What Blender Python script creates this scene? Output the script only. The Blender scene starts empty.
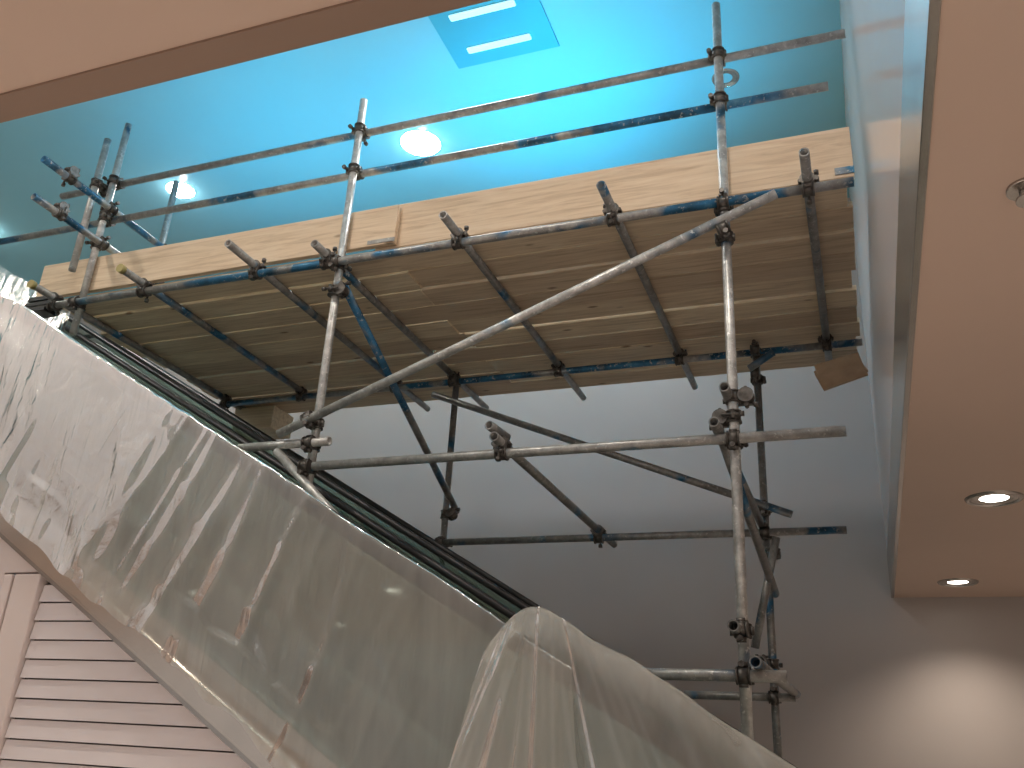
import bpy, bmesh, math, random
from mathutils import Vector, Matrix, noise
random.seed(7)
EYE=1.6
sc=bpy.context.scene
try:
    sc.view_settings.view_transform='Standard'
except Exception: pass
COL=sc.collection
def P(x,y,z): return Vector((x,y,z+EYE))

# ---------------------------------------------------------------- materials
def newmat(name):
    m=bpy.data.materials.new(name); m.use_nodes=True
    nt=m.node_tree; b=nt.nodes['Principled BSDF']
    return m,nt,b
def N(nt,t,**k):
    n=nt.nodes.new(t)
    for a,v in k.items(): setattr(n,a,v)
    return n
def coords(nt,scale=(1,1,1),rot=(0,0,0)):
    tc=N(nt,'ShaderNodeTexCoord'); mp=N(nt,'ShaderNodeMapping')
    mp.inputs['Scale'].default_value=scale; mp.inputs['Rotation'].default_value=rot
    nt.links.new(tc.outputs['Object'],mp.inputs['Vector']); return mp.outputs['Vector']
def ramp(nt,fac,stops,interp='LINEAR'):
    r=N(nt,'ShaderNodeValToRGB'); cr=r.color_ramp; cr.interpolation=interp
    while len(cr.elements)<len(stops): cr.elements.new(0.5)
    for e,(p,c) in zip(cr.elements,stops):
        e.position=p; e.color=(*c,1) if len(c)==3 else c
    nt.links.new(fac,r.inputs['Fac']); return r.outputs['Color']
def noise_tex(nt,vec,scale,detail=3,rough=.5,dist=0):
    n=N(nt,'ShaderNodeTexNoise'); n.inputs['Scale'].default_value=scale
    n.inputs['Detail'].default_value=detail; n.inputs['Roughness'].default_value=rough
    n.inputs['Distortion'].default_value=dist
    nt.links.new(vec,n.inputs['Vector']); return n.outputs['Fac']
def bump(nt,b,h,strength,dist=.01):
    bp=N(nt,'ShaderNodeBump'); bp.inputs['Strength'].default_value=strength; bp.inputs['Distance'].default_value=dist
    nt.links.new(h,bp.inputs['Height']); nt.links.new(bp.outputs['Normal'],b.inputs['Normal'])
def paint(name,c,rough=.5,var=.04,metal=0,spec=.5,coat=0,sc_=1.5,bstr=.05):
    m,nt,b=newmat(name)
    v=coords(nt); f=noise_tex(nt,v,sc_,4)
    lo=tuple(max(0,x*(1-var)) for x in c); hi=tuple(min(1,x*(1+var)) for x in c)
    nt.links.new(ramp(nt,f,[(.3,lo),(.7,hi)]),b.inputs['Base Color'])
    b.inputs['Roughness'].default_value=rough; b.inputs['Metallic'].default_value=metal
    b.inputs['Specular IOR Level'].default_value=spec
    b.inputs['Coat Weight'].default_value=coat; b.inputs['Coat Roughness'].default_value=.08
    if bstr: bump(nt,b,noise_tex(nt,v,60,2),bstr,.003)
    return m
def emis(name,c,s):
    m,nt,b=newmat(name)
    b.inputs['Base Color'].default_value=(*c,1)
    b.inputs['Emission Color'].default_value=(*c,1); b.inputs['Emission Strength'].default_value=s
    return m

M_wall=paint('wall_paint',(.51,.46,.435),.38,.03,spec=.4)
M_ceil_pink=paint('ceiling_paint_pink',(.62,.47,.385),.6,.02)
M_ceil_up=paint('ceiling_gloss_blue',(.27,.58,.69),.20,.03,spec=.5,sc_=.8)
M_fascia=paint('fascia_gloss',(.74,.67,.665),.16,.02,spec=.6)
M_trim=paint('trim_bronze',(.30,.21,.16),.35,.05,metal=.3)
M_steel=paint('trim_steel',(.52,.49,.46),.26,.08,metal=.9,sc_=5)
M_floor=paint('floor_tile',(.68,.64,.61),.35,.05)
M_pink=paint('cladding_pink',(.84,.74,.71),.45,.03)
M_pinkdark=paint('louvre_gap',(.22,.17,.165),.6,.05)
M_louvre=paint('louvre_slats',(.88,.82,.83),.4,.03)
M_strip=paint('strip_satin_metal',(.78,.71,.64),.2,.06,metal=.9,sc_=4)
M_black=paint('handrail_rubber',(.02,.02,.022),.35,.1)
M_darkmetal=paint('dark_metal',(.05,.052,.055),.4,.2,metal=.6)
M_coupler=paint('coupler_steel',(.13,.12,.11),.45,.5,metal=.7,sc_=30,bstr=.3)
M_step=paint('step_metal',(.20,.20,.19),.4,.2,metal=.4,sc_=8)
M_yellow=paint('end_cap_yellow',(.36,.31,.12),.5,.1)
M_cyan_tray=paint('fitting_tray_blue',(.07,.40,.52),.4,.05)
M_white=paint('bezel_white',(.85,.85,.83),.4,.02)
M_lamp=emis('lamp_glow',(1,.93,.82),14)
M_lampup=emis('lamp_glow_upper',(1,.99,.96),60)
M_tube=emis('fluorescent_glow',(.62,.95,1),.7)
M_cyanlens=emis('added_cyan_lens',(.1,.75,1),3)  # glowing lens of the added cyan deck lamps
M_card=paint('cardboard',(.50,.36,.24),.8,.12,sc_=12)

def tube_mat(name,blue,dark):
    m,nt,b=newmat(name)
    v=coords(nt)
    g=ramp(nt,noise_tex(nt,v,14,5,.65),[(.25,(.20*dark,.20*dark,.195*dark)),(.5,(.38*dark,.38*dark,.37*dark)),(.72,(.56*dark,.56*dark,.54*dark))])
    bl=ramp(nt,noise_tex(nt,v,9,4,.6),[(.35,(.02,.08,.14)),(.6,(.04,.19,.36)),(.75,(.14,.34,.48))])
    bm=ramp(nt,noise_tex(nt,v,2.1,3,.6,.3),[(1-blue-.03,(0,0,0)),(1-blue+.03,(1,1,1))])
    mx=N(nt,'ShaderNodeMix',data_type='RGBA'); nt.links.new(bm,mx.inputs[0]); nt.links.new(g,mx.inputs[6]); nt.links.new(bl,mx.inputs[7])
    sp=ramp(nt,noise_tex(nt,v,42,3,.6),[(.60,(0,0,0)),(.66,(.8,.8,.8))])
    mx2=N(nt,'ShaderNodeMix',data_type='RGBA'); nt.links.new(sp,mx2.inputs[0]); nt.links.new(mx.outputs[2],mx2.inputs[6]); mx2.inputs[7].default_value=(.62*dark,.62*dark,.60*dark,1)
    nt.links.new(mx2.outputs[2],b.inputs['Base Color'])
    b.inputs['Metallic'].default_value=.4; b.inputs['Roughness'].default_value=.34
    bump(nt,b,noise_tex(nt,v,50,3),.25,.003)
    return m
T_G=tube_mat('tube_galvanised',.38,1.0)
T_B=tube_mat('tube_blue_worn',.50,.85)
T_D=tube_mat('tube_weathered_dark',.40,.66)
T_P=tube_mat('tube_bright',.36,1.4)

def wood(name,c1,c2,c3,dim=1):
    m,nt,b=newmat(name)
    v=coords(nt,(.7,11,11))
    f=noise_tex(nt,v,3.2,6,.65,.7)
    col=ramp(nt,f,[(.30,tuple(x*dim for x in c1)),(.5,tuple(x*dim for x in c2)),(.68,tuple(x*dim for x in c3))])
    v2=coords(nt,(2.2,6,6)); vo=N(nt,'ShaderNodeTexVoronoi'); vo.inputs['Scale'].default_value=1.0
    nt.links.new(v2,vo.inputs['Vector'])
    k=ramp(nt,vo.outputs['Distance'],[(.04,(.9,.9,.9)),(.10,(0,0,0))])
    mx=N(nt,'ShaderNodeMix',data_type='RGBA'); nt.links.new(k,mx.inputs[0]); nt.links.new(col,mx.inputs[6])
    mx.inputs[7].default_value=(c1[0]*.45,c1[1]*.38,c1[2]*.32,1)
    nt.links.new(mx.outputs[2],b.inputs['Base Color'])
    b.inputs['Roughness'].default_value=.7; bump(nt,b,f,.25,.004)
    return m
WOODS=[wood('board_timber_%s'%n,(.52*d,.40*d*g,.27*d*g),(.72*d,.58*d*g,.41*d*g),(.82*d,.69*d*g,.51*d*g)) for n,d,g in (('a',.98,1),('b',.88,.98),('c',1.06,1.02),('d',.80,.97))]
W_TOE=wood('toe_board_timber',(.58,.43,.29),(.76,.60,.43),(.83,.68,.51))

def poly_mat():
    m=bpy.data.materials.new('polythene_film'); m.use_nodes=True; nt=m.node_tree
    for n in list(nt.nodes): nt.nodes.remove(n)
    out=N(nt,'ShaderNodeOutputMaterial')
    v=coords(nt)
    df=N(nt,'ShaderNodeBsdfDiffuse'); df.inputs['Color'].default_value=(.85,.85,.81,1)
    tl=N(nt,'ShaderNodeBsdfTranslucent'); tl.inputs['Color'].default_value=(.88,.88,.84,1)
    tr=N(nt,'ShaderNodeBsdfTransparent'); tr.inputs['Color'].default_value=(.975,.975,.96,1)
    gl=N(nt,'ShaderNodeBsdfGlossy'); gl.inputs['Roughness'].default_value=.18; gl.inputs['Color'].default_value=(1,1,1,1)
    m1=N(nt,'ShaderNodeMixShader'); m1.inputs[0].default_value=.45
    nt.links.new(df.outputs[0],m1.inputs[1]); nt.links.new(tl.outputs[0],m1.inputs[2])
    ws=coords(nt,(3.0,3.0,.5),(0,.25,0)); hz=noise_tex(nt,ws,2.0,3,.5,.6)
    mr=N(nt,'ShaderNodeMapRange'); mr.inputs['From Min'].default_value=.3; mr.inputs['From Max'].default_value=.7
    mr.inputs['To Min'].default_value=.76; mr.inputs['To Max'].default_value=.60
    nt.links.new(hz,mr.inputs['Value'])
    lw=N(nt,'ShaderNodeLayerWeight'); lw.inputs['Blend'].default_value=.4
    sb=N(nt,'ShaderNodeMath',operation='MULTIPLY_ADD'); sb.inputs[1].default_value=-.52; sb.use_clamp=True
    nt.links.new(lw.outputs['Facing'],sb.inputs[0]); nt.links.new(mr.outputs[0],sb.inputs[2])
    m2=N(nt,'ShaderNodeMixShader'); nt.links.new(sb.outputs[0],m2.inputs[0])
    nt.links.new(m1.outputs[0],m2.inputs[1]); nt.links.new(tr.outputs[0],m2.inputs[2])
    fr=N(nt,'ShaderNodeFresnel'); fr.inputs['IOR'].default_value=1.42
    fm=N(nt,'ShaderNodeMath',operation='MULTIPLY_ADD'); fm.inputs[1].default_value=.8; fm.inputs[2].default_value=.01; fm.use_clamp=True
    nt.links.new(fr.outputs[0],fm.inputs[0])
    m3=N(nt,'ShaderNodeMixShader'); nt.links.new(fm.outputs[0],m3.inputs[0])
    nt.links.new(m2.outputs[0],m3.inputs[1]); nt.links.new(gl.outputs[0],m3.inputs[2])
    w1=coords(nt,(5,5,.8),(0,.25,0)); n1=noise_tex(nt,w1,1.8,3,.5,.8)
    n2=noise_tex(nt,v,10,4,.55,1.8)
    ad=N(nt,'ShaderNodeMath',operation='MULTIPLY_ADD'); ad.inputs[1].default_value=.14
    nt.links.new(n2,ad.inputs[0]); nt.links.new(n1,ad.inputs[2])
    bp=N(nt,'ShaderNodeBump'); bp.inputs['Strength'].default_value=.45; bp.inputs['Distance'].default_value=.05
    nt.links.new(ad.outputs[0],bp.inputs['Height'])
    for x in (df,tl,gl): nt.links.new(bp.outputs['Normal'],x.inputs['Normal'])
    nt.links.new(m3.outputs[0],out.inputs['Surface'])
    return m
M_poly=poly_mat()
def glass_mat():
    m=bpy.data.materials.new('balustrade_glass'); m.use_nodes=True; nt=m.node_tree
    for n in list(nt.nodes): nt.nodes.remove(n)
    out=N(nt,'ShaderNodeOutputMaterial'); g=N(nt,'ShaderNodeBsdfGlossy'); g.inputs['Roughness'].default_value=.05
    g.inputs['Color'].default_value=(.8,.85,.83,1)
    tr=N(nt,'ShaderNodeBsdfTransparent'); tr.inputs['Color'].default_value=(.84,.91,.88,1)
    mx=N(nt,'ShaderNodeMixShader'); mx.inputs[0].default_value=.12
    nt.links.new(tr.outputs[0],mx.inputs[1]); nt.links.new(g.outputs[0],mx.inputs[2]); nt.links.new(mx.outputs[0],out.inputs['Surface'])
    return m
M_glass=glass_mat()

# ---------------------------------------------------------------- mesh helpers
def obj(name,bm,mats,parent=None,smooth=False):
    me=bpy.data.meshes.new(name); bm.to_mesh(me); bm.free()
    if not isinstance(mats,(list,tuple)): mats=[mats]
    for m in mats: me.materials.append(m)
    if smooth:
        for p in me.polygons: p.use_smooth=True
    o=bpy.data.objects.new(name,me); COL.objects.link(o)
    if parent: o.parent=parent
    return o
def empty(name,loc=(0,0,0)):
    e=bpy.data.objects.new(name,None); COL.objects.link(e); e.empty_display_size=.2
    return e
def bm_box(bm,x0,x1,y0,y1,z0,z1,mi=0,bev=0):
    r=bmesh.ops.create_cube(bm,size=1)
    for v in r['verts']:
        v.co=Vector(((x0+x1)/2+v.co.x*(x1-x0),(y0+y1)/2+v.co.y*(y1-y0),(z0+z1)/2+v.co.z*(z1-z0)+EYE))
    fs={f for v in r['verts'] for f in v.link_faces}
    for f in fs: f.material_index=mi
    if bev:
        es={e for v in r['verts'] for e in v.link_edges}
        bmesh.ops.bevel(bm,geom=list(es),offset=bev,segments=2,affect='EDGES',profile=.5)
def box(name,x0,x1,y0,y1,z0,z1,mat,parent=None,bev=0):
    bm=bmesh.new(); bm_box(bm,x0,x1,y0,y1,z0,z1,0,bev); return obj(name,bm,mat,parent)
def bm_cyl(bm,a,b,r,seg=16,mi=0,r2=None):
    d=b-a; L=d.length
    q=d.to_track_quat('Z','Y').to_matrix().to_4x4()
    mat=Matrix.Translation((a+b)/2)@q
    res=bmesh.ops.create_cone(bm,cap_ends=True,segments=seg,radius1=r,radius2=r if r2 is None else r2,depth=L,matrix=mat)
    fs={f for v in res['verts'] for f in v.link_faces}
    for f in fs:
        f.material_index=mi
        if len(f.verts)==4: f.smooth=True
def bm_pipe(bm,a,b,r=.0242,wall=.005,seg=18):
    """hollow open-ended scaffold tube"""
    d=(b-a).normalized(); q=d.to_track_quat('Z','Y').to_matrix()
    rings=[]
    for (c,rr) in ((a,r),(b,r),(b,r-wall),(a,r-wall)):
        rings.append([bm.verts.new(c+q@Vector((rr*math.cos(2*math.pi*i/seg),rr*math.sin(2*math.pi*i/seg),0))) for i in range(seg)])
    for k in range(4):
        A=rings[k];B=rings[(k+1)%4]
        for i in range(seg):
            f=bm.faces.new((A[i],A[(i+1)%seg],B[(i+1)%seg],B[i])); f.smooth=(k%2==0)
SCAF=empty('scaffolding')
def tube(name,a,b,mat,caps=None):
    a=P(*a);b=P(*b); bm=bmesh.new(); bm_pipe(bm,a,b)
    bmesh.ops.recalc_face_normals(bm,faces=bm.faces)
    return obj(name,bm,mat,SCAF)
ncp=[0]
def coupler(p,d1,d2,off=None):
    """scaffold coupler: band round each tube, body, swing bolts with nuts; p=point on tube 1, off=vector to tube 2"""
    p=P(*p); d1=Vector(d1).normalized(); d2=Vector(d2).normalized(); off=Vector(off)
    o1=off.normalized()
    bm=bmesh.new()
    for c,d,s in ((p,d1,-1),(p+off,d2,1)):
        bm_cyl(bm,c-d*.026,c+d*.026,.033,16)
        bm_cyl(bm,c-d*.029,c-d*.021,.037,16); bm_cyl(bm,c+d*.021,c+d*.029,.037,16)
        side=d.cross(o1)
        if side.length<.1: side=d.orthogonal()
        side.normalize()
        sgn=1 if random.random()<.5 else -1
        lug=c+side*sgn*.043
        bm_cyl(bm,lug-d*.02,lug+d*.02,.012,8)
        bm_cyl(bm,lug-o1*.05,lug+o1*.05,.0065,8)
        nutp=lug+o1*s*.042
        bm_cyl(bm,nutp-o1*.010,nutp+o1*.010,.0135,6)
        lug2=c-side*sgn*.036; bm_cyl(bm,lug2-d*.018,lug2+d*.018,.010,8)
    bm_cyl(bm,p+off*.3,p+off*.7,.024,10)
    ncp[0]+=1
    return obj('coupler_%d'%ncp[0],bm,M_coupler,SCAF)

# ---------------------------------------------------------------- room shell
HC=1.25; YB=7.2; XF=.205; HU=4.7
box('floor',-14,5.5,-4,YB,-1.75,-1.6,M_floor)
box('wall_back',-14,5.5,YB,YB+.15,-1.75,HU+.15,M_wall)
box('wall_right',5.5,5.65,-4,YB+.15,-1.75,HC+.1,M_wall)
box('wall_left',-14.15,-14,-4,YB+.15,-1.75,HU+.15,M_wall)
bm=bmesh.new()
bm_box(bm,XF+.012,5.5,-4,YB,HC,HC+.12)
bm_box(bm,-14,XF+.012,-4,1.04,HC,HC+.12)
obj('ceiling_lower',bm,M_ceil_pink)
box('ceiling_upper',-14,XF+.1,1.0,YB,HU,HU+.15,M_ceil_up)
box('wall_void_right',XF,XF+.12,1.11,YB,HC+.10,HU,M_fascia)
box('wall_void_near',-14,XF,.98,1.10,HC+.12,HU,M_fascia)
bm=bmesh.new()
bm_box(bm,XF-.006,XF+.014,1.11,YB,HC-.004,HC+.30,0,.002)
obj('trim_1',bm,M_steel)
bm=bmesh.new()
bm_box(bm,-14,XF+.012,1.04,1.11,HC-.006,HC+.05)
obj('trim_2',bm,M_trim)
box('floor_upper',-14,-6.3,1.11,YB,1.65,1.95,M_floor)

# ---------------------------------------------------------------- lamps
def ring(bm,c,r0,r1,h,seg=40,mi=0):
    prof=[(r0,0),(r0,-h*.6),(r0+(r1-r0)*.3,-h),(r1-(r1-r0)*.2,-h*.7),(r1,0)]
    rows=[[bm.verts.new(c+Vector((r*math.cos(2*math.pi*i/seg),r*math.sin(2*math.pi*i/seg),z))) for i in range(seg)] for r,z in prof]
    for a,b in zip(rows,rows[1:]):
        for i in range(seg):
            f=bm.faces.new((a[i],a[(i+1)%seg],b[(i+1)%seg],b[i])); f.material_index=mi; f.smooth=True
def downlight(x,y,z,r=.125,power=40,col=(1,.86,.72),size=110,mlamp=M_lamp,dome=0,blend=.6,on=True,halo=0):
    e=empty('downlight')
    bm=bmesh.new(); c=P(x,y,z); ri=r*(.97 if dome else .80)
    ring(bm,c,ri,r,.006 if dome else .014,mi=0)
    prof=[(r*.80,-.006),(r*.66,-.001),(r*.5,-.002)] if not dome else [(ri,-.004),(ri*.9,-dome*.5),(ri*.7,-dome*.8),(ri*.4,-dome)]
    seg=32
    rows=[[bm.verts.new(c+Vector((q*math.cos(2*math.pi*i/seg),q*math.sin(2*math.pi*i/seg),h))) for i in range(seg)] for q,h in prof]
    for a,b in zip(rows,rows[1:]):
        for i in range(seg):
            f=bm.faces.new((a[i],a[(i+1)%seg],b[(i+1)%seg],b[i])); f.material_index=1 if dome else 0
    bm.faces.new(rows[-1]).material_index=1
    obj('bezel',bm,[M_white if dome else M_steel,mlamp],e)
    if on:
        l=bpy.data.lights.new('beam','SPOT'); l.energy=power; l.color=col; l.spot_size=math.radians(size); l.spot_blend=blend; l.shadow_soft_size=.07
        o=bpy.data.objects.new('beam',l); COL.objects.link(o); o.parent=e; o.location=P(x,y,z-.03-dome)
    if halo:
        l=bpy.data.lights.new('halo_fill','POINT'); l.energy=halo; l.color=(1,.97,.90); l.shadow_soft_size=.03  # extra point light added to imitate the glare halo round the lens
        o=bpy.data.objects.new('halo_fill',l); COL.objects.link(o); o.parent=e; o.location=P(x,y,z-.13)
    return e
downlight(.615,4.59,HC,power=60)
downlight(.60,6.63,HC,power=55,size=125,blend=.9)
for x,y in ((2.6,4.59),(2.6,6.5),(2.6,1.5),(-1.6,-.7),(-3.6,-.7),(.6,-.7),(2.6,-.9),(-5.6,-.7)):
    downlight(x,y,HC,power=60)
for x in (-5.2,-2.8,-.4,2.0):  # unseen row behind the camera, added to brighten the cladding and sheeting
    downlight(x,-2.6,HC,power=130,size=150,blend=.4)
W1=(1,.93,.82)
downlight(-3.1,5.44,HU,r=.17,power=10,col=W1,size=150,mlamp=M_lampup,dome=.03,halo=1.0)
downlight(-5.55,5.43,HU,r=.13,power=40,col=W1,size=150,mlamp=M_lampup,dome=.03,halo=1.2)
downlight(-8.0,5.43,HU,r=.13,power=80,col=W1,size=150,mlamp=M_lampup,dome=.03,halo=1.2)
for x in (-.6,-3.1,-5.5,-8.0):
    downlight(x,2.0,HU,r=.13,power=130,col=(1,.88,.76),size=140,mlamp=M_lamp,dome=.04)
downlight(-.60,5.39,HU,r=.10,mlamp=M_ceil_up,on=False)
e=empty('ceiling_light_panel')
bm=bmesh.new()
bm_box(bm,-2.44,-1.66,4.12,4.72,HU-.012,HU+.0,0,.003)
obj('tray',bm,M_cyan_tray,e)
bm=bmesh.new()
for y in (4.24,4.56):
    bm_box(bm,-2.30,-1.82,y-.028,y+.028,HU-.03,HU-.012,0,.01)
obj('tubes',bm,M_tube,e)
l=bpy.data.lights.new('panel_glow','AREA'); l.shape='RECTANGLE'; l.size=.7; l.size_y=.5; l.energy=36; l.color=(1,.95,.91)
o=bpy.data.objects.new('panel_glow',l); COL.objects.link(o); o.parent=e; o.location=P(-2.05,4.42,HU-.06)
bm=bmesh.new(); c=P(.43,1.98,HC)
bm_cyl(bm,c-Vector((0,0,.008)),c,.045,28); bm_cyl(bm,c-Vector((0,0,.03)),c-Vector((0,0,.008)),.02,20); bm_cyl(bm,c-Vector((0,0,.035)),c-Vector((0,0,.03)),.03,20)
obj('smoke_detector',bm,M_steel)
def cyan_fill(x,y,power,size,tilt=0):  # added lamp hidden behind the toe board, throws the cyan glow on the ceiling
    e=empty('added_cyan_lamp'); zb=2.79
    bm=bmesh.new(); bm_box(bm,x-.11,x+.11,y-.05,y+.05,zb+.08,zb+.20,0,.01)
    for s in (-1,1):
        bm_cyl(bm,P(x+s*.12,y,zb+.13),P(x+s*.12,y-.06,zb+.01),.008,8); bm_cyl(bm,P(x+s*.12,y,zb+.13),P(x+s*.12,y+.08,zb+.01),.008,8)
        bm_cyl(bm,P(x+s*.12,y-.09,zb+.01),P(x+s*.12,y+.1,zb+.01),.009,8)
    obj('housing',bm,M_yellow,e)
    bm=bmesh.new(); bm_box(bm,x-.09,x+.09,y-.04,y+.04,zb+.20,zb+.206); obj('lens',bm,M_cyanlens,e)
    l=bpy.data.lights.new('beam','SPOT'); l.energy=power; l.color=(.0,.62,1); l.spot_size=math.radians(size); l.spot_blend=1; l.shadow_soft_size=.1
    o=bpy.data.objects.new('beam',l); COL.objects.link(o); o.parent=e; o.location=P(x,y,zb+.24); o.rotation_euler=(math.radians(180),math.radians(tilt),0)
cyan_fill(-2.0,5.3,200,110)
cyan_fill(-3.6,4.8,80,130)
cyan_fill(-4.6,5.2,60,140)
cyan_fill(-1.1,4.7,75,95)

# ---------------------------------------------------------------- scaffold
YF,YK=4.0,5.8
XL,XM,XR=-4.72,-2.73,-.48
tube('standard_1',(XL,YF,2.45),(XL,YF,4.15),T_P)
tube('standard_2',(XM,YF,.42),(XM,YF,3.89),T_P)
tube('standard_3',(XR,YF,-.9),(XR,YF,4.02),T_P)
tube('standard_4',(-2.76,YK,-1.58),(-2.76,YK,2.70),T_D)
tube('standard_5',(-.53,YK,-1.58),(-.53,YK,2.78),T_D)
tube('standard_6',(-4.80,3.93,2.9),(-4.80,3.93,3.98),T_P)
tube('standard_7',(-4.72,4.56,2.80),(-4.72,4.56,4.03),T_G)
yl=3.95
tube('guard_rail_1',(-5.25,4.05,3.66),(.18,4.05,3.67),T_G)
tube('guard_rail_2',(-5.85,4.05,3.355),(.07,4.05,3.345),T_B)
tube('ledger_1',(-5.15,yl,2.66),(.14,yl,2.665),T_B)
tube('ledger_2',(-2.68,yl,1.40),(0,yl,1.40),T_G)
tube('ledger_3',(-3.18,yl,1.535),(-2.60,yl,1.535),T_P)
tube('ledger_4',(-.95,yl,.375),(-.31,yl,.375),T_G)
tube('ledger_5',(-4.95,5.80,2.66),(.15,5.80,2.665),T_B)
tube('ledger_6',(-2.82,5.75,1.405),(-.05,5.75,1.405),T_D)
tube('ledger_7',(-1.05,5.75,.43),(-.41,5.75,.43),T_D)
TX=[(-4.15,3.74,5.85),(-3.29,3.66,6.40),(-2.79,3.80,6.48),(-1.94,3.73,6.45),(-1.05,3.70,6.42),(-.07,3.71,6.22)]
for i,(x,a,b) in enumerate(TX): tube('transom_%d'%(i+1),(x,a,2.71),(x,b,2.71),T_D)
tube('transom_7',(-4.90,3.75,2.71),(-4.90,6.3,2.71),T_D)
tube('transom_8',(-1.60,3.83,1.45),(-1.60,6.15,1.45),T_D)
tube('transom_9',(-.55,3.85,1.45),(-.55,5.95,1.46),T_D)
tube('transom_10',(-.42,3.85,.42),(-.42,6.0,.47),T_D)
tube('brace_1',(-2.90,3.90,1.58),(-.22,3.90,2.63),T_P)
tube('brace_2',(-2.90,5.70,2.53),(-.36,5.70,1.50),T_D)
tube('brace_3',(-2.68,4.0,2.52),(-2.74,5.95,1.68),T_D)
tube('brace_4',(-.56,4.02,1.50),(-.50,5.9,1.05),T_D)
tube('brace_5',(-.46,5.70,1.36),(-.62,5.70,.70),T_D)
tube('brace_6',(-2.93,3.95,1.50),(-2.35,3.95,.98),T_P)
tube('end_rail_1',(-4.67,3.40,3.41),(-4.67,4.62,3.41),T_B)
tube('end_rail_2',(-4.67,3.41,3.13),(-4.67,4.62,3.13),T_B)
X_,Y_,Z_=(1,0,0),(0,1,0),(0,0,1)
for x in (XL,XM,XR):
    for z,y in ((3.66,4.05),(3.35,4.05),(2.66,yl)):
        coupler((x,YF,z),Z_,X_,(0,y-YF,0))
coupler((XM,YF,1.40),Z_,X_,(0,-.05,0)); coupler((XM,YF,1.535),Z_,X_,(0,-.05,0)); coupler((XM,YF,1.66),Z_,(1,0,.4),(0,-.09,0))
coupler((XR,YF,1.40),Z_,X_,(0,-.05,0)); coupler((XR,YF,1.52),Z_,Y_,(-.06,0,0)); coupler((XR,YF,.375),Z_,X_,(0,-.05,0)); coupler((XR,YF,.56),Z_,X_,(0,-.06,0)); coupler((XR,YF,2.48),Z_,(1,0,.4),(0,-.09,0))
coupler((XR,YF,1.62),Z_,Y_,(.06,0,0))
for z in (2.66,1.405): coupler((-2.76,YK,z),Z_,X_,(0,-.05,0)); coupler((-.53,YK,z),Z_,X_,(0,-.05,0))
coupler((-2.76,YK,1.62),Z_,(0,1,-.4),(.05,0,0)); coupler((-.53,YK,.43),Z_,X_,(0,-.05,0)); coupler((-.53,YK,1.56),Z_,X_,(0,-.08,0)); coupler((-.53,YK,.62),Z_,Y_,(-.05,0,0)); coupler((-.53,YK,1.27),Z_,Z_,(.05,-.05,0))
for x,a,b in TX:
    coupler((x,yl,2.71),Y_,X_,(0,0,-.05)); coupler((x,5.80,2.71),Y_,X_,(0,0,-.05))
coupler((-4.90,yl,2.71),Y_,X_,(0,0,-.05)); coupler((-4.90,5.8,2.71),Y_,X_,(0,0,-.05))
coupler((-1.60,yl,1.45),Y_,X_,(0,0,-.05)); coupler((-1.60,5.75,1.45),Y_,X_,(0,0,-.05))
for z in (3.41,3.13):
    coupler((XL,YF,z),Z_,Y_,(.05,0,0)); coupler((-4.72,4.56,z),Z_,Y_,(.05,0,0)); coupler((-4.67,3.62,z),Y_,X_,(0,0,.05))
coupler((-4.80,3.93,3.6),Z_,X_,(0,.1,0)); coupler((-2.68,3.98,2.48),Y_,Z_,(-.05,0,0))
tube('stub_1',(-.50,3.86,1.62),(-.50,4.12,1.62),T_D); tube('stub_2',(-.50,3.84,.56),(-.50,4.14,.56),T_D)
tube('stub_3',(-.56,5.60,2.46),(-.40,5.60,2.56),T_D); tube('stub_4',(-1.63,3.83,1.51),(-1.60,4.0,1.50),T_D)
tube('stub_5',(-.58,5.6,.62),(-.58,5.95,.62),T_D)
coupler((-.53,5.80,2.46),Z_,X_,(0,-.12,0))
for i,(x,y,z) in enumerate(((-4.15,3.735,2.71),(-4.90,3.745,2.71),(-5.16,3.95,2.66))):
    bm=bmesh.new(); p=P(x,y,z)
    bm_cyl(bm,p-Vector((0,.012,0)),p+Vector((0,.02,0)),.029,16); obj('end_cap_%d'%(i+1),bm,M_yellow,SCAF)

# deck boards: runs of two lengths, butted
w=.225; y=4.075; i=0; prev=None
while y+w<6.36:
    j=-2.45+random.uniform(-.03,.03)+(.0 if i%3 else -.35)
    xl=-5.02+random.uniform(-.06,.06)
    for k,(a,b) in enumerate(((xl,j-.002),(j+.002,.14+random.uniform(-.03,.01)))):
        bm=bmesh.new(); dz=random.choice((0,.004,.008,.012))
        bm_box(bm,a,b,y,y+w-.014,2.736+dz,2.774+dz,0,.004)
        mm=random.choice([q for q in WOODS if q is not prev]); prev=mm
        obj('deck_board_%d'%(i*2+k+1),bm,[mm],SCAF)
    y+=w; i+=1
def toe(name,x0,x1,y0,z0,z1):
    bm=bmesh.new(); bm_box(bm,x0,x1,y0,y0+.038,z0,z1,0,.004)
    return obj(name,bm,[W_TOE],SCAF)
toe('toe_board_1',-5.20,-2.40,4.03,2.79,3.055)
toe('toe_board_2',-2.55,.15,4.072,2.782,3.085)
bm=bmesh.new(); bm_box(bm,-2.58,-2.398,4.026,4.03,2.80,2.826,0,.001); bm_box(bm,.06,.152,4.066,4.072,2.80,2.84); obj('hoop_iron',bm,T_B,SCAF)
bm=bmesh.new()
for k in range(3): bm_box(bm,-5.16+k*.02,-4.95+k*.03,3.92,4.03,2.62+k*.04,2.65+k*.04,0,.003)
obj('packing_1',bm,M_darkmetal,SCAF)
bm=bmesh.new()
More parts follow.
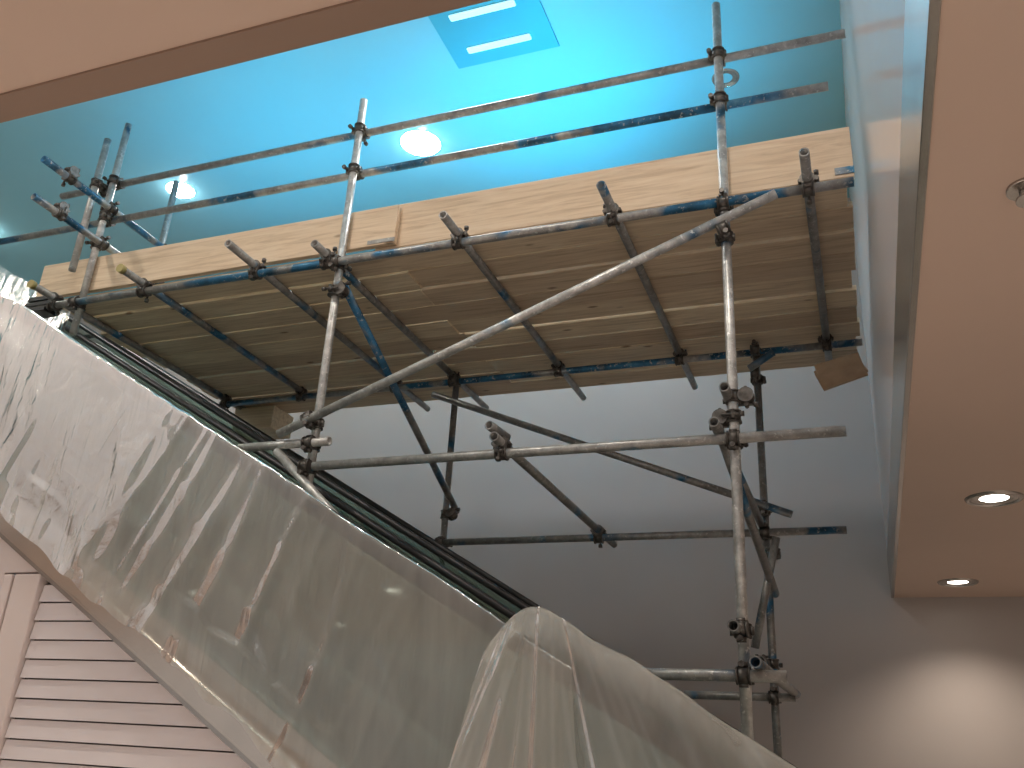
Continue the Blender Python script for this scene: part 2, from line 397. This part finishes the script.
for k,(dz,a) in enumerate(((0,.30),(.03,.38),(.05,.22))):
    n0=len(bm.verts)
    bm_box(bm,-.14,.14,-.10,.10,-EYE-.006,-EYE+.006,0,.002)
    bm.verts.ensure_lookup_table()
    M=Matrix.Translation(P(.0,5.62+.02*k,2.37+dz))@Matrix.Rotation(-a,4,'Y')@Matrix.Rotation(1.0+.12*k,4,'X')
    for v in list(bm.verts)[n0:]: v.co=M@v.co
obj('cardboard_wedge',bm,M_card,SCAF)
bm=bmesh.new(); bm_box(bm,-4.95,-4.55,6.0,6.3,2.50,2.70,0,.004); obj('packing_3',bm,WOODS[2],SCAF)

# ---------------------------------------------------------------- escalators
TAN=math.tan(math.radians(30)); 
def prism(bm,pts,y0,y1,mi=0):
    A=[bm.verts.new(P(x,y0,z)) for x,z in pts]; B=[bm.verts.new(P(x,y1,z)) for x,z in pts]
    n=len(pts)
    fs=[bm.faces.new(A),bm.faces.new(B[::-1])]
    for i in range(n): fs.append(bm.faces.new((A[i],B[i],B[(i+1)%n],A[(i+1)%n])))
    for f in fs: f.material_index=mi
XT,XB=-6.2,.70
def band(b0,b1,x0=XT,x1=XB):
    return [(x0,-TAN*x0+b0),(x1,-TAN*x1+b0),(x1,-TAN*x1+b1),(x0,-TAN*x0+b1)]
def escalator(y0,y1,b,near_clad):
    e=empty('escalator')
    for y,nm in ((y0,'a'),(y1,'b')):
        near=near_clad and nm=='a'
        bm=bmesh.new()
        pts=[(-7.6,-TAN*XT+b+.0),(-6.35,-TAN*XT+b),(XT,-TAN*XT+b-.02),(XB,-TAN*XB+b),(XB+.25,-TAN*XB+b-.07),(XB+.9,-TAN*XB+b-.08),(XB+1.1,-TAN*XB+b-.2),(XB+1.15,-TAN*XB+b-.38),(XB+1.0,-TAN*XB+b-.6)]
        for (p,q) in zip(pts,pts[1:]): bm_cyl(bm,P(p[0],y,p[1]),P(q[0],y,q[1]),.034 if near else .020,12)
        obj('handrail_'+nm,bm,M_black,e,False)
        bm=bmesh.new(); prism(bm,band(b-.03,b-.80),y-.006,y+.006); obj('glass_'+nm,bm,M_glass,e)
        bm=bmesh.new(); prism(bm,band(b-.80,b-.90),y-(.01 if near else .08),y+.08)
        obj('deck_profile_'+nm,bm,M_steel,e)
        for s in (-.115,.10):
            if near and s<0: continue
            bm=bmesh.new(); prism(bm,band(b-.86,b-.94),y+s,y+s+.015); obj('skirt_%s_%d'%(nm,s>0),bm,M_darkmetal,e)
    bm=bmesh.new(); n=int((XB-XT)/.35)
    for i in range(n):
        x=XT+i*.35; z=-TAN*(x+.35)+b-.97
        bm_box(bm,x,x+.40,y0+.1,y1-.1,z-.20,z)
    obj('steps',bm,M_step,e)
    bm=bmesh.new(); prism(bm,[(XT,-TAN*XT+b-1.25),(XB,-TAN*XB+b-1.25),(XB,-TAN*XB+b-1.75),(XT,-TAN*XT+b-1.75)],y0+.10,y1-.03); 
    for v in bm.verts:
        if v.co.z<.01: v.co.z=.01
    obj('truss',bm,M_darkmetal,e)
    return e
E1=escalator(3.0,4.2,-.26,True)
E2=escalator(4.55,5.60,-.20,False)
bm=bmesh.new()
for yy,bb in ((4.38,-.34),(5.52,-.33),(5.68,-.42)):
    bm_cyl(bm,P(XT,yy,-TAN*XT+bb),P(XB,yy,-TAN*XB+bb),.012,8)
obj('balustrade_rails',bm,M_black,E2)

# side cladding of the near escalator
CL=empty('escalator_cladding')
bm=bmesh.new(); prism(bm,band(-1.14,-1.25),2.94,3.02); bmesh.ops.bevel(bm,geom=[e_ for e_ in bm.edges if abs(e_.verts[0].co.x-e_.verts[1].co.x)>1],offset=.012,segments=3,affect='EDGES'); obj('edge_strip',bm,M_strip,CL)
bm=bmesh.new(); prism(bm,band(-1.25,-1.27),2.955,3.02); obj('edge_strip_lip',bm,M_steel,CL)
bm=bmesh.new()
prism(bm,[(XT,-1.6),(XT,-TAN*XT-1.245),(.6,-TAN*.6-1.245),(.6,-1.6)],3.03,3.06); obj('backing',bm,M_pinkdark,CL)
bm=bmesh.new()
prism(bm,[(XT,-1.6),(XT,-TAN*XT-1.25),(-3.32,-TAN*-3.32-1.25),(-3.32,.655),(-3.55,.655),(-3.55,-1.6)],2.985,3.025)
obj('panel',bm,M_pink,CL)
bm=bmesh.new()
bm_box(bm,-3.47,-3.32,2.97,3.025,-1.6,.645,0,.006); bm_box(bm,-3.535,-3.485,2.97,3.025,-1.6,.645,0,.006)
obj('stile',bm,M_pink,CL)
bm=bmesh.new()
z=.60
while z>-1.55:
    zz=z-.072
    xa=-(z+1.255)/TAN; xb=-(zz+1.255)/TAN
    if xa>-3.31:
        xa=min(.5,xa); xb=min(.5,xb)
        A=[(-3.315,z,3.000),(xa,z,3.000),(xb,zz,2.99),(-3.315,zz,2.99)]
        f1=[bm.verts.new(P(x,yy,q)) for x,q,yy in A]; f2=[bm.verts.new(P(x,yy+.012,q)) for x,q,yy in A]
        bm.faces.new(f1); bm.faces.new(f2[::-1])
        for k in range(4): bm.faces.new((f1[k],f2[k],f2[(k+1)%4],f1[(k+1)%4]))
    z-=.078
obj('louvre_slats',bm,M_louvre,CL)

# ---------------------------------------------------------------- polythene sheeting
def sheet(name,x0,x1,nu,nv,fn,parent=None):
    bm=bmesh.new(); g=[]
    for i in range(nu+1):
        row=[]
        for j in range(nv+1):
            x,y,z=fn(i/nu,j/nv,x0+(x1-x0)*i/nu); row.append(bm.verts.new(P(x,y,z)))
        g.append(row)
    for i in range(nu):
        for j in range(nv):
            f=bm.faces.new((g[i][j],g[i+1][j],g[i+1][j+1],g[i][j+1])); f.smooth=True
    return obj(name,bm,M_poly,parent)
def nz(x,y,z=0): return noise.noise(Vector((x,y,z)))
def rdg(x,y,z=0,p=1.0):
    """sharp ridge 0..1 (1 on the crease)"""
    t=1-min(1,abs(nz(x,y,z))*3.0)
    return (t*t*(3-2*t))**p
def f1(u,t,x):
    ztop=-TAN*x-.225+.010*nz(x*2.5,3)+.006*nz(x*11,3)
    if t<.12:
        a=t/.12
        return x,3.0+.045*math.cos(math.pi*a),ztop-.10*(1-math.sin(math.pi*.5*a))*(1-a)
    s=(t-.12)/.88
    L=1.0+.06*nz(x*1.7,9)+.05*nz(x*6,2)
    drop=L*s
    xs=x+.10*drop+.02*nz(x*2,drop*2,5)
    q=xs+.30*drop
    fold=.032*nz(q*2.4,drop*.35,1)+.010*rdg(q*4.0+3,drop*.45,2,1.5)+.004*rdg(q*9,drop*.8,3,1.5)
    d2=xs-.7*drop
    fold+=.005*rdg(d2*2.2,(xs+drop)*.5,8,2.0)
    fold*=(.30+.8*s)
    y=2.955-fold-.03*s
    if s>.85: y-= .012*(s-.85)/.15*(1+nz(x*10,1))
    return xs,min(y,2.957 if s<.75 else 2.925),ztop-drop
sheet('polythene_sheet',-6.1,-.9,620,70,f1)
def f2(u,t,x):
    ztop=-TAN*x-.085-.03*nz(x*2.5,7)-.010*rdg(x*5,4)
    e=max(0,(-.99-x)/.2); ztop-= .30*e*e*.6+ .10*e
    if t<.12:
        a=t/.12
        return x,2.97+.11*math.cos(math.pi*a),ztop-.12*(1-a)**2
    s=(t-.12)/.88
    drop=1.25*s
    fan=(x+1.02)*(1+.30*s)-1.02-.22*s*max(0,1-(x+1.2)/.8)
    px,pz=x+1.05,drop+.25
    ang=math.atan2(px,pz)
    q=ang*1.2+(x+1.2)*.9
    fold=.050*nz(q*2.2,s*.4,14)+.040*rdg(q*2.2,s*.5,4,1.5)+.022*rdg(q*4.5,s*.8,5,1.5)+.006*rdg(x*6+s,s*2.4,6,1.5)+.004*nz(q*12,s*3,6)
    fold*=(.22+1.0*s)
    y=2.88-fold-.16*s
    return fan,min(y,2.92),ztop-drop
sheet('polythene_sheet',-1.19,1.2,340,80,f2)
def f3(u,t,x):
    ztop=-TAN*x-.14+.03*nz(x*3,17)
    y=4.13-.08*t-.04*nz(x*6,t*2,8)*(.3+t)
    return x,y,ztop-.8*t
sheet('draped_polythene',-6.2,-4.95,90,24,f3,E1)

# ---------------------------------------------------------------- ambient
w_=bpy.data.worlds.new('World'); sc.world=w_; w_.use_nodes=True
bg=w_.node_tree.nodes['Background']; bg.inputs[0].default_value=(1,.94,.90,1); bg.inputs[1].default_value=.38

# ---------------------------------------------------------------- camera
yaw,pit,rol=math.radians(-21.653),math.radians(22.613),math.radians(3.316)
fw=Vector((math.sin(yaw)*math.cos(pit),math.cos(yaw)*math.cos(pit),math.sin(pit)))
rt=Vector((math.cos(yaw),-math.sin(yaw),0)); up=rt.cross(fw)
r2=math.cos(rol)*rt+math.sin(rol)*up; u2=-math.sin(rol)*rt+math.cos(rol)*up
cam=bpy.data.cameras.new('camera'); co=bpy.data.objects.new('camera',cam); COL.objects.link(co)
m=Matrix((r2,u2,-fw)).transposed().to_4x4(); m.translation=P(0,0,0); co.matrix_world=m
cam.sensor_width=36; cam.lens=36*906.4/1024; cam.clip_start=.02
sc.camera=co
